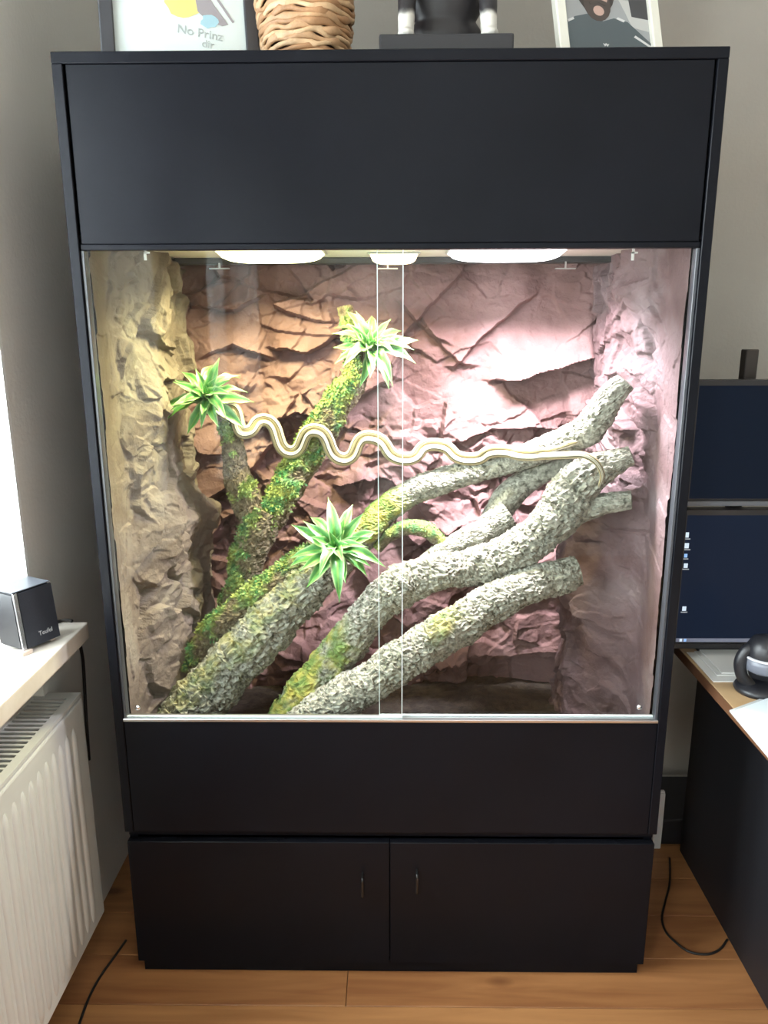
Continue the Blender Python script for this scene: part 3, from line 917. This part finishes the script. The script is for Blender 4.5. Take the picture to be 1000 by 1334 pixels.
def snake_material():
    m = bpy.data.materials.new('snake_skin'); m.use_nodes = True
    nt = m.node_tree; b = nt.nodes['Principled BSDF']; L = nt.links.new
    b.inputs['Roughness'].default_value = .32
    uv = nt.nodes.new('ShaderNodeUVMap'); sx = nt.nodes.new('ShaderNodeSeparateXYZ'); L(uv.outputs[0], sx.inputs[0])
    r = nt.nodes.new('ShaderNodeValToRGB'); e = r.color_ramp.elements
    cream, gold, dark = (.50, .48, .39, 1), (.30, .25, .13, 1), (.05, .042, .026, 1)
    e[0].position = 0; e[0].color = cream; e[1].position = 1; e[1].color = cream
    for i_, pos in enumerate((.06, .22, .39, .56, .72, .89)):
        for dp, cc in ((-.030, gold if i_ % 2 else cream), (-.014, dark), (.014, dark), (.030, cream if i_ % 2 else gold)):
            k = e.new(pos+dp); k.color = cc
    L(sx.outputs[0], r.inputs['Fac'])
    tc = nt.nodes.new('ShaderNodeTexCoord'); vo = nt.nodes.new('ShaderNodeTexVoronoi'); vo.inputs['Scale'].default_value = 420
    L(tc.outputs['Object'], vo.inputs['Vector'])
    bp = nt.nodes.new('ShaderNodeBump'); bp.inputs['Strength'].default_value = .35; bp.inputs['Distance'].default_value = .001
    L(vo.outputs['Distance'], bp.inputs['Height']); L(bp.outputs['Normal'], b.inputs['Normal']); L(r.outputs['Color'], b.inputs['Base Color'])
    return m


m_snake = snake_material()
ext = [(301, 532, .315), (318, 563, .312), (344, 547, .33), (379, 589, .335), (409, 560, .320), (448, 598, .338), (479, 569, .335), (528, 598, .335), (564, 579, .345), (612, 598, .338), (650, 587, .315), (690, 592, .255), (716, 590, .20)]
mid = []
for (x0, y0, d0), (x1, y1, d1) in zip(ext[:-1], ext[1:]):
    for i in range(7):
        t = i/7
        mid.append((x0+(x1-x0)*(t+.075*math.sin(2*math.pi*t)), y0+(y1-y0)*(.5-.5*math.cos(math.pi*t)), d0+(d1-d0)*t))
mid.append(ext[-1])
mid = np.array(mid, float)
dm_ = np.gradient(mid[:, :2], axis=0); nm_ = np.stack([dm_[:, 1], -dm_[:, 0]], 1); nm_ /= np.linalg.norm(nm_, axis=1)[:, None]
up_ = mid.copy(); up_[:, :2] += nm_*4.0
lo_ = mid.copy(); lo_[:, :2] -= nm_*4.0; lo_[:, 2] -= .007
loopback = np.array([(296, 527, .315), (288, 524, .31), (287, 533, .302), (294, 543, .300)])
tail = [(738, 593, .142), (760, 593, .118), (776, 602, .108), (784, 618, .112), (780, 634, .125)]
headp = [(728, 583, .195), (741, 578, .185), (752, 576, .18)]
full = np.vstack([np.array(headp)[::-1], up_[::-1], loopback, lo_, np.array(tail)])
pts3 = np.array([P(u, v, 'y', y) for u, v, y in full])
n = 620
path, s = catmull(pts3, n)
t_ = np.linspace(0, 1, n)
Ls = s[-1]
rad_ = np.interp(s, [0, .004, .012, .022, .030, .042, .12, .5, Ls*.7, Ls-.12, Ls-.03, Ls], [.0018, .0045, .0060, .0070, .0060, .0052, .0080, .0090, .0092, .0085, .0052, .0025])
k = 20
rd, th, T = sweep(path, rad_, k)
V = path[:, None, :]+rd*rad_[:, None, None]
uvs = np.stack([np.tile(np.arange(k)/k, n), np.repeat(s*10, k)], 1)
sk = thing('snake', 'slender cream and gold striped snake draped in waves across the branches', 'snake', tuple(pts3[40]))
add('body', V.reshape(-1, 3), tube_faces(n, k), m_snake, sk, True, uvs=uvs)
ie = int(np.searchsorted(s, .016))
for sd in (-1, 1):
    side = np.cross(T[ie], [0, 0, 1.]); side /= np.linalg.norm(side)
    e = path[ie] + side*sd*.0066 + np.array([0, 0, .003])
    lathe('eye', [(.0001, -.0014), (.0011, -.0009), (.0014, 0), (.0011, .0009), (.0001, .0014)], tuple(e), m_plastic, sk, 10)

# ================================================================== BASE CABINET
bc = thing('base_cabinet', 'low black two-door cabinet on the floor carrying the terrarium', 'cabinet', (0, .3, 0))
BT = .386
boxes('body', [((-.598, .022, .032), (-.579, .59, BT-.02)), ((.579, .022, .032), (.598, .59, BT-.02)), ((-.579, .022, .032), (.579, .59, .05)), ((-.579, .57, .05), (.579, .59, BT-.02))], m_black, bc)
box('top_panel', (-.598, .018, BT-.0195), (.598, .592, BT), m_black, bc, bev=.001)
for s_, lo, hi in ((-1, -.598, -.0008), (1, .0008, .598)):
    d_ = box('door', (lo, .002, .034), (hi, .0205, .361), m_black, bc, bev=.0012)
    hx = -.062 if s_ < 0 else .062
    zt = .288 if s_ < 0 else .298
    h_ = tube('handle', [(hx, -.0, zt-.006), (hx, -.016, zt-.007), (hx, -.020, zt-.014), (hx, -.020, zt-.046), (hx, -.016, zt-.053), (hx, 0, zt-.054)], .0035, mat('dark_handle', (.03, .03, .03), .25, metal=.6), d_, 10, 30)
box('plinth', (-.588, .012, 0), (.588, .58, .0335), m_black, bc, bev=.001)

# ================================================================== THINGS ON TOP
ZTOP = ZT


def face_poly(par, name, pts, m, lift, thick=.0003):
    """flat printed shape on a frame's picture plane: pts are (x, z) in the frame's own plane"""
    n_ = len(pts)
    v = [(a, -lift, b_) for a, b_ in pts] + [(a, -lift+thick, b_) for a, b_ in pts]
    f = [list(range(n_)), list(range(n_, 2*n_))[::-1]] + [[i, i+n_, (i+1) % n_+n_, (i+1) % n_] for i in range(n_)]
    return add(name, v, f, m, par)


def picture(name, label, wd, ht, fw, m_fr, m_pr, loc, yaw, lean):
    t = thing(name, label, 'picture', (0, 0, 0))
    d = .018
    for lo, hi in (((-wd/2, -d, 0), (-wd/2+fw, 0, ht)), ((wd/2-fw, -d, 0), (wd/2, 0, ht)), ((-wd/2+fw, -d, 0), (wd/2-fw, 0, fw)), ((-wd/2+fw, -d, ht-fw), (wd/2-fw, 0, ht))):
        box('frame_bar', lo, hi, m_fr, t, bev=.0025)
    pr = box('print', (-wd/2+fw-.004, -.008, fw-.004), (wd/2-fw+.004, -.005, ht-fw+.004), m_pr, t)
    box('backing', (-wd/2+.008, -.005, .008), (wd/2-.008, .001, ht-.008), mat('backing_board', (.2, .15, .1), .8), t)
    t.location = loc
    t.rotation_euler = (Matrix.Rotation(yaw, 3, 'Z') @ Matrix.Rotation(-lean, 3, 'X')).to_euler()
    return t, pr


def blob(cx, cz, rx, rz, n_=18, jag=.0, seed=0, rot=0.):
    r = random.Random(seed); out = []
    for i in range(n_):
        a = 2*math.pi*i/n_; q = 1+r.uniform(-jag, jag)
        x_, z_ = rx*q*math.cos(a), rz*q*math.sin(a)
        out.append((cx+x_*math.cos(rot)-z_*math.sin(rot), cz+x_*math.sin(rot)+z_*math.cos(rot)))
    return out


m_frame = mat('dark_grey_frame', (.035, .036, .042), .4)
m_pap = mat('pale_blue_paper', (.63, .70, .69), .6)
FL, prL = picture('picture_frame', 'dark grey framed drawing on pale blue paper at the left on the terrarium', .300, .42, .026, m_frame, m_pap, (-.402, .15, ZTOP), math.radians(16), math.radians(13))
# drawing: yellow shape, grey brush strokes, pale blue wash, handwriting
zb = .078
face_poly(prL, 'yellow_wash', blob(.006, zb+.062, .032, .030, 16, .14, 4), mat('print_yellow', (.78, .60, .20), .7), .0086)
face_poly(prL, 'grey_stroke', [(.028, zb+.10), (.050, zb+.10), (.066, zb+.066), (.092, zb+.030), (.080, zb+.026), (.052, zb+.034), (.034, zb+.050)], mat('print_grey', (.30, .28, .30), .7), .0088)
face_poly(prL, 'grey_stroke', [(.058, zb+.098), (.064, zb+.098), (.104, zb+.036), (.100, zb+.034)], mat('print_grey', (.30, .28, .30), .7), .0088)
face_poly(prL, 'blue_wash', blob(.056, zb+.032, .017, .012, 14, .2, 5), mat('print_blue', (.33, .52, .60), .7), .0090)
mk = mat('pencil_grey', (.38, .42, .42), .7)
rt = Matrix.Rotation(math.radians(90), 4, 'X')
text('handwriting', 'No Prinz', .024, mk, Matrix.Translation((.036, -.0087, zb+.008)) @ Matrix.Rotation(math.radians(6), 4, 'Y') @ rt, prL)
text('handwriting', 'dir', .022, mk, Matrix.Translation((.050, -.0087, zb-.013)) @ Matrix.Rotation(math.radians(6), 4, 'Y') @ rt, prL)

m_wframe = mat('white_frame', (.78, .76, .68), .4)
m_photo = mat('photo_grey', (.32, .33, .34), .5)
FR, prR = picture('photo_frame', 'white framed portrait photo of a bearded person at the right on the terrarium', .232, .32, .022, m_wframe, m_photo, (.432, .15, ZTOP), math.radians(18), math.radians(17))
zb = .046
pc = lambda n_, c_: mat(n_, c_, .5)
face_poly(prR, 'pale_wall', [(.03, .15), (.095, .15), (.095, zb+.045), (.055, zb+.05)], pc('photo_pale', (.50, .50, .49)), .0086)
face_poly(prR, 'dark_screen', [(.052, .16), (.094, .16), (.094, zb+.070), (.056, zb+.072)], pc('photo_dark', (.05, .05, .055)), .0088)
face_poly(prR, 'hair', blob(-.022, zb+.128, .046, .062, 20), pc('photo_hair', (.035, .028, .026)), .0088)
face_poly(prR, 'jacket', [(-.094, .02), (.094, .02), (.094, zb+.022), (.066, zb+.044), (.045, zb+.060), (.015, zb+.064), (-.01, zb+.055), (-.045, zb+.066), (-.072, zb+.058), (-.094, zb+.045)], pc('photo_jacket', (.075, .095, .105)), .0090)
face_poly(prR, 'beard', blob(-.020, zb+.088, .030, .034, 18), pc('photo_beard', (.06, .045, .04)), .0092)
face_poly(prR, 'face', [(-.046, zb+.155), (-.048, zb+.115), (-.036, zb+.094), (-.018, zb+.100), (.002, zb+.094), (.010, zb+.115), (.010, zb+.155)], pc('photo_skin', (.50, .33, .28)), .0094)
face_poly(prR, 'chin', blob(-.018, zb+.075, .012, .010, 14), pc('photo_skin', (.50, .33, .28)), .0095)
face_poly(prR, 'moustache', [(-.038, zb+.094), (-.018, zb+.100), (.002, zb+.094), (.000, zb+.086), (-.018, zb+.092), (-.036, zb+.086)], pc('photo_beard', (.06, .045, .04)), .0096)
face_poly(prR, 'cap', [(-.060, zb+.15), (.022, zb+.15), (.018, zb+.185), (-.018, zb+.20), (-.054, zb+.185)], pc('photo_hair', (.035, .028, .026)), .0096)
wm = pc('photo_white', (.62, .62, .62))
face_poly(prR, 'shoulder_stripe', [(.056, zb+.030), (.060, zb+.034), (.094, zb+.016), (.094, zb+.011)], wm, .0093)
face_poly(prR, 'shoulder_stripe', [(.020, zb+.063), (.024, zb+.067), (.040, zb+.062), (.036, zb+.058)], wm, .0093)
face_poly(prR, 'shoulder_stripe', [(-.088, zb+.050), (-.088, zb+.045), (-.074, zb+.052), (-.076, zb+.056)], wm, .0093)
face_poly(prR, 'chest_mark', [(-.016, zb+.010), (-.012, zb+.004), (-.009, zb+.007), (-.006, zb+.004), (-.002, zb+.010), (-.006, zb+.009), (-.009, zb+.011), (-.012, zb+.009)], wm, .0093)

# woven basket
bk = thing('woven_basket', 'brown woven water hyacinth basket on top of the terrarium', 'basket', (-.163, .17, ZTOP))
m_wick = [mat('wicker_%d' % i, c_, .55, var=.2, vscale=30, bump=.4, bscale=200) for i, c_ in enumerate([(.46, .27, .14), (.36, .19, .09), (.56, .37, .21)])]
bxc, byc = -.163, .17


def basket_r(z):
    return np.interp(z, [0, .06, .12, .30], [.080, .085, .092, .105])


lathe('inner_wall', [(.001, .004), (.074, .004), (.079, .06), (.086, .12), (.099, .298), (.092, .298), (.08, .12), (.07, .012), (.001, .012)], (bxc, byc, ZTOP), mat('wicker_core', (.12, .06, .03), .8), bk, 40)
zz = .006; i = 0
while zz < .292:
    n_, k_ = 72, 8
    a = np.linspace(0, 2*np.pi, n_, endpoint=False)
    ph = random.uniform(0, 6.28); fr = random.choice([5, 6, 7, 8])
    zc = zz + .0030*np.sin(a*fr+ph) + .0022*np.sin(a*3+ph*2) + .0015*np.sin(a*11+ph)
    rr = basket_r(zz) + .0022*np.sin(a*fr+ph+1.57) + .001*np.sin(a*13+ph)
    th_ = np.maximum(.0046, .0062*(1+.4*np.sin(a*fr*1.0+ph*3)))
    b_ = np.linspace(0, 2*np.pi, k_, endpoint=False)
    v = np.stack([(bxc+(rr[:, None]+.0042*np.cos(b_)[None])*np.cos(a)[:, None]), (byc+(rr[:, None]+.0042*np.cos(b_)[None])*np.sin(a)[:, None]), ZTOP+zc[:, None]+th_[:, None]*np.sin(b_)[None]], -1).reshape(-1, 3)
    f = []
    for q in range(n_):
        for j in range(k_):
            f.append([q*k_+j, ((q+1) % n_)*k_+j, ((q+1) % n_)*k_+(j+1) % k_, q*k_+(j+1) % k_])
    v[:, 2] = np.maximum(v[:, 2], ZTOP)
    add('strand', v, f, m_wick[(i*7+i//3) % 3], bk, True)
    zz += .0088; i += 1

# figurine on a black plinth
fg = thing('animal_figurine', 'black animal figurine with white lower legs on a black plinth', 'figurine', (.104, .12, ZTOP))
box('plinth', (-.017, .035, ZTOP), (.226, .20, ZTOP+.036), m_plastic, fg, bev=.004, seg=2)


def fig_material():
    m = bpy.data.materials.new('figurine_coat'); m.use_nodes = True
    nt = m.node_tree; b = nt.nodes['Principled BSDF']; L = nt.links.new
    b.inputs['Roughness'].default_value = .45
    tc = nt.nodes.new('ShaderNodeTexCoord'); sx = nt.nodes.new('ShaderNodeSeparateXYZ'); L(tc.outputs['Object'], sx.inputs[0])
    n = nt.nodes.new('ShaderNodeTexNoise'); n.inputs['Scale'].default_value = 40; L(tc.outputs['Object'], n.inputs['Vector'])
    ad = nt.nodes.new('ShaderNodeMath'); ad.operation = 'MULTIPLY_ADD'; ad.inputs[1].default_value = .02
    L(n.outputs['Fac'], ad.inputs[0]); L(sx.outputs[2], ad.inputs[2])
    r = nt.nodes.new('ShaderNodeValToRGB'); e = r.color_ramp.elements
    e[0].position = .060; e[0].color = (.62, .60, .55, 1); e[1].position = .068; e[1].color = (.012, .010, .012, 1)
    L(ad.outputs[0], r.inputs['Fac'])
    lt = nt.nodes.new('ShaderNodeMath'); lt.operation = 'LESS_THAN'; lt.inputs[1].default_value = -.012
    L(sx.outputs[1], lt.inputs[0])
    mx = nt.nodes.new('ShaderNodeMix'); mx.data_type = 'RGBA'; mx.inputs['A'].default_value = (.012, .010, .012, 1)
    L(lt.outputs[0], mx.inputs['Factor']); L(r.outputs['Color'], mx.inputs['B']); L(mx.outputs['Result'], b.inputs['Base Color'])
    return m


bm = bmesh.new()


def ball(c_, s_):
    r = bmesh.ops.create_uvsphere(bm, u_segments=18, v_segments=12, radius=1)
    for q in r['verts']: q.co = Vector([c_[i]+q.co[i]*s_[i] for i in range(3)])


zp = ZTOP+.036
for sgn, lx in ((-1, .032), (1, .186)):
    for i in range(9):
        t = i/8
        ball((lx+sgn*-.004*t, .085+.02*t, zp+.012+.13*t), (.0155+.006*t, .017+.006*t, .018))
    ball((lx, .073, zp+.010), (.018, .026, .0105))
ball((.109, .150, zp+.13), (.085, .045, .10))         # chest and belly
ball((.109, .155, zp+.035), (.072, .040, .036))       # haunches
ball((.109, .140, zp+.235), (.040, .036, .055))       # neck
ball((.109, .120, zp+.295), (.042, .042, .040))       # head
ball((.109, .080, zp+.285), (.022, .032, .020))       # muzzle
for sx_ in (-1, 1):
    ball((.109+sx_*.034, .128, zp+.33), (.013, .010, .030))
    ball((.109+sx_*.052, .165, zp+.02), (.030, .035, .022))
bd = frombm('body', bm, fig_material(), fg, True)
rm_ = bd.modifiers.new('remesh', 'REMESH'); rm_.mode = 'VOXEL'; rm_.voxel_size = .0045; rm_.use_smooth_shade = True
sm_ = bd.modifiers.new('smooth', 'SMOOTH'); sm_.factor = .6; sm_.iterations = 6

# ================================================================== DESK AREA
DT = .735
dk = thing('desk', 'desk with light wooden top and black side panel right of the terrarium', 'desk', (1.3, .05, 0))
box('desk_top', (.705, -.75, DT-.024), (2.1, .46, DT), m_deskwood, dk, bev=.002)
box('edge_band', (.7035, -.749, DT-.0235), (.705, .459, DT-.0005), mat('brown_edge', (.13, .06, .03), .5), dk)
box('side_panel', (.85, -.70, 0), (.875, .45, DT-.0245), m_deskblack, dk, bev=.002)
box('side_panel', (2.0, -.70, 0), (2.025, .45, DT-.0245), m_deskblack, dk, bev=.002)
box('modesty_panel', (.876, .40, .25), (1.999, .415, DT-.0245), m_deskblack, dk)

m_scr = mat('dark_screen', (.003, .0045, .008), .3, spec=.05, emit=(.016, .026, .055), estr=.5)
m_scr2 = mat('dark_screen_upper', (.003, .0045, .008), .3, spec=.05, emit=(.012, .020, .040), estr=.40)
m_ico = mat('screen_icon', (.1, .1, .1), .4, emit=(.65, .78, .9), estr=1.0)
m_bar = mat('screen_taskbar', (.1, .1, .1), .4, emit=(.14, .16, .25), estr=.7)
m_icob = mat('screen_icon_blue', (.1, .1, .1), .4, emit=(.25, .5, .9), estr=1.0)


def monitor(label, x0, x1, z0, z1, yf, scr):
    t = thing('monitor', label, 'monitor', ((x0+x1)/2, yf+.02, z0), group='stacked monitors on the desk')
    box('housing', (x0, yf+.002, z0), (x1, yf+.035, z1), m_plastic, t, bev=.004, seg=2)
    s_ = box('screen', (x0+.012, yf+.0008, z0+.016), (x1-.012, yf+.0025, z1-.012), scr, t)
    boxes('bezel', [((x0, yf-.001, z0), (x0+.012, yf+.003, z1)), ((x1-.012, yf-.001, z0), (x1, yf+.003, z1)), ((x0+.012, yf-.001, z0), (x1-.012, yf+.003, z0+.012)), ((x0+.012, yf-.001, z1-.012), (x1-.012, yf+.003, z1))], m_plastic, t)
    return t, s_


MY = .165
mon, scr = monitor('lower dark monitor showing a few desktop icons, above the papers', .655, 1.20, .765, 1.098, MY, m_scr)
mon2, _ = monitor('upper dark blank monitor mounted above the lower monitor', .655, 1.20, 1.108, 1.385, MY, m_scr2)
box('lower_bezel_strip', (.655, MY-.003, 1.108), (1.20, MY+.001, 1.118), mat('grey_plastic', (.10, .11, .13), .35), mon2)
box('taskbar', (.668, MY+.0002, .781), (1.187, MY+.0009, .790), m_bar, scr)
for u, v, w_, h_, mm_ in ((894, 697, 6, 7, m_ico), (894, 711, 6, 7, m_ico), (893, 724, 4, 5, m_icob), (893, 737, 5, 6, m_ico), (891, 793, 5, 6, m_ico)):
    p = P(u, v, 'y', MY); q = pxm(p)
    box('desktop_icon', (p[0]-w_*q/2, MY+.0001, p[2]-h_*q/2), (p[0]+w_*q/2, MY+.0009, p[2]+h_*q/2), mm_, scr)
    box('icon_caption', (p[0]-w_*q*.8, MY+.0001, p[2]-h_*q*.5-2.6*q), (p[0]+w_*q*.9, MY+.0009, p[2]-h_*q*.5-1.2*q), mat('icon_caption', (.1, .1, .1), .4, emit=(.4, .45, .5), estr=.7), scr)
for dx, mm_ in ((.004, m_ico), (.014, m_icob)):
    box('taskbar_icon', (.672+dx, MY+.0001, .782), (.678+dx, MY+.0006, .789), mm_, scr)
ma = thing('monitor_stand', 'dark brown pole stand rising behind the two stacked monitors', 'stand', (.815, .27, DT))
box('pole', (.797, .245, DT+.012), (.825, .275, 1.447), mat('dark_brown_metal', (.022, .016, .012), .5), ma, bev=.002)
box('base_plate', (.74, .215, DT), (.90, .33, DT+.012), m_plastic, ma, bev=.003)
for z_ in (.93, 1.25):
    box('arm', (.795, .2015, z_-.02), (.86, .244, z_+.02), m_plastic, ma)

# papers
ps = [((.712, .05), (.17, .20), .0, 'white sheet at the bottom of the paper pile on the desk', .003),
      ((.730, .075), (.17, .18), .003, 'white sheet in the middle of the paper pile on the desk', .003),
      ((.742, .080), (.16, .17), .006, 'uppermost white sheet of the paper pile on the desk', .004)]
for (x_, y_), (a, b_), z_, lb, h_ in ps:
    o = box('paper_sheet', (x_, y_, DT+z_+.0003), (x_+a, min(y_+b_, .205), DT+z_+h_), m_paper, bev=.0006)
    tag(o, lb, 'paper', 'paper pile on the desk')
# envelope hanging over the desk edge
e0 = [P(950, 925, 'z', DT+.004), P(1003, 988, 'z', DT+.004), P(1090, 950, 'z', DT+.004), P(1020, 899, 'z', DT+.004)]
ev = thing('envelope', 'pale blue plastic wrapped letter at the front edge of the desk', 'envelope', tuple(np.mean(e0, 0)-np.array([0, 0, .004])))
cen = np.mean(e0, 0)


def sheet(name, k, z0, z1, m, par):
    q = [cen+(p-cen)*k for p in e0]
    v = [(p[0], p[1], z0) for p in q]+[(p[0], p[1], z1) for p in q]
    return add(name, v, [[0, 1, 2, 3][::-1], [4, 5, 6, 7], [0, 1, 5, 4], [1, 2, 6, 5], [2, 3, 7, 6], [3, 0, 4, 7]], m, par)


sheet('wrapper', 1., DT+.0005, DT+.004, mat('clear_wrapper', (.55, .58, .60), .2, spec=.7), ev)
sheet('letter', .86, DT+.004, DT+.008, m_env, ev)

# headset-like device beside the papers
dv = thing('desk_webcam', 'black rounded desktop device with grey band on a round base beside the papers', 'device', (.79, .0, DT))
dx, dy = .792, .012
lathe('base', [(.001, 0), (.047, 0), (.050, .006), (.046, .014), (.02, .019), (.001, .02)], (dx, dy, DT), m_plastic, dv, 32)
tube('arm', [(dx-.018, dy, DT+.012), (dx-.038, dy, DT+.035), (dx-.045, dy, DT+.068), (dx-.032, dy, DT+.095), (dx-.005, dy, DT+.10)], .0125, m_plastic, dv, 14, 30)
lathe('head', [(.001, -.05), (.028, -.048), (.036, -.025), (.038, 0), (.037, .02), (.028, .036), (.012, .043), (.001, .044)], (dx+.004, dy-.004, DT+.085), m_plastic, dv, 28)
lathe('grey_cup', [(.030, -.036), (.0395, -.030), (.041, -.004), (.038, -.003)], (dx+.004, dy-.006, DT+.085), mat('grey_shell', (.13, .14, .17), .35), dv, 28)
lathe('pale_rim', [(.0395, -.0045), (.0425, -.004), (.0425, -.001), (.0395, -.0005)], (dx+.004, dy-.006, DT+.085), mat('pale_rim', (.5, .5, .52), .3), dv, 28)

# low things on the floor behind the desk panel
o = box('floor_box', (.80, .475, 0), (1.25, .70, .085), m_deskblack, bev=.006, seg=2)
tag(o, 'flat black box on the floor behind the desk panel', 'box')
wp = thing('power_strip', 'white narrow plastic strip standing on the floor between cabinet and desk', 'power strip', (.79, .5, 0))
box('strip_body', (.772, .455, 0), (.797, .470, .185), mat('white_plastic', (.8, .8, .8), .4), wp, bev=.004, seg=2)
box('strip_cap', (.774, .457, .185), (.795, .468, .190), mat('white_plastic', (.8, .8, .8), .4), wp, bev=.001)


def floor_cable(name, label, pts, r, extra=()):
    q = [P(u, v, 'z', r) for u, v in pts] + [np.array(e) for e in extra]
    tag(tube(name, q, r, m_cable, None, 8, len(q)*10), label, 'cable')


floor_cable('cable', 'thin dark cable curling over the floor beside the desk panel', [(872, 1118), (872, 1150), (866, 1175), (862, 1195), (866, 1212), (878, 1226), (898, 1240), (922, 1243), (938, 1236), (947, 1224)], .0028)
floor_cable('cable', 'dark cable running along the floor under the radiator', [(164, 1225), (150, 1245), (132, 1270), (118, 1295), (108, 1320), (100, 1345)], .003)
q = [P(104, 838, 'x', -.745), P(108, 860, 'x', -.76), P(110, 890, 'x', -.763), P(112, 930, 'x', -.763), P(116, 990, 'x', -.763)]
tag(tube('cable', q, .004, m_cable, None, 8, 50), 'black cable hanging down the wall below the sill end', 'cable')
q = [P(66, 814, 'z', SZ+.004), P(78, 809, 'z', SZ+.004), P(88, 808, 'z', SZ+.004), P(94, 809, 'z', SZ+.004)]
tag(tube('cable', q, .0035, m_cable, None, 8, 30), 'short black cable lying on the sill behind the speaker', 'cable')
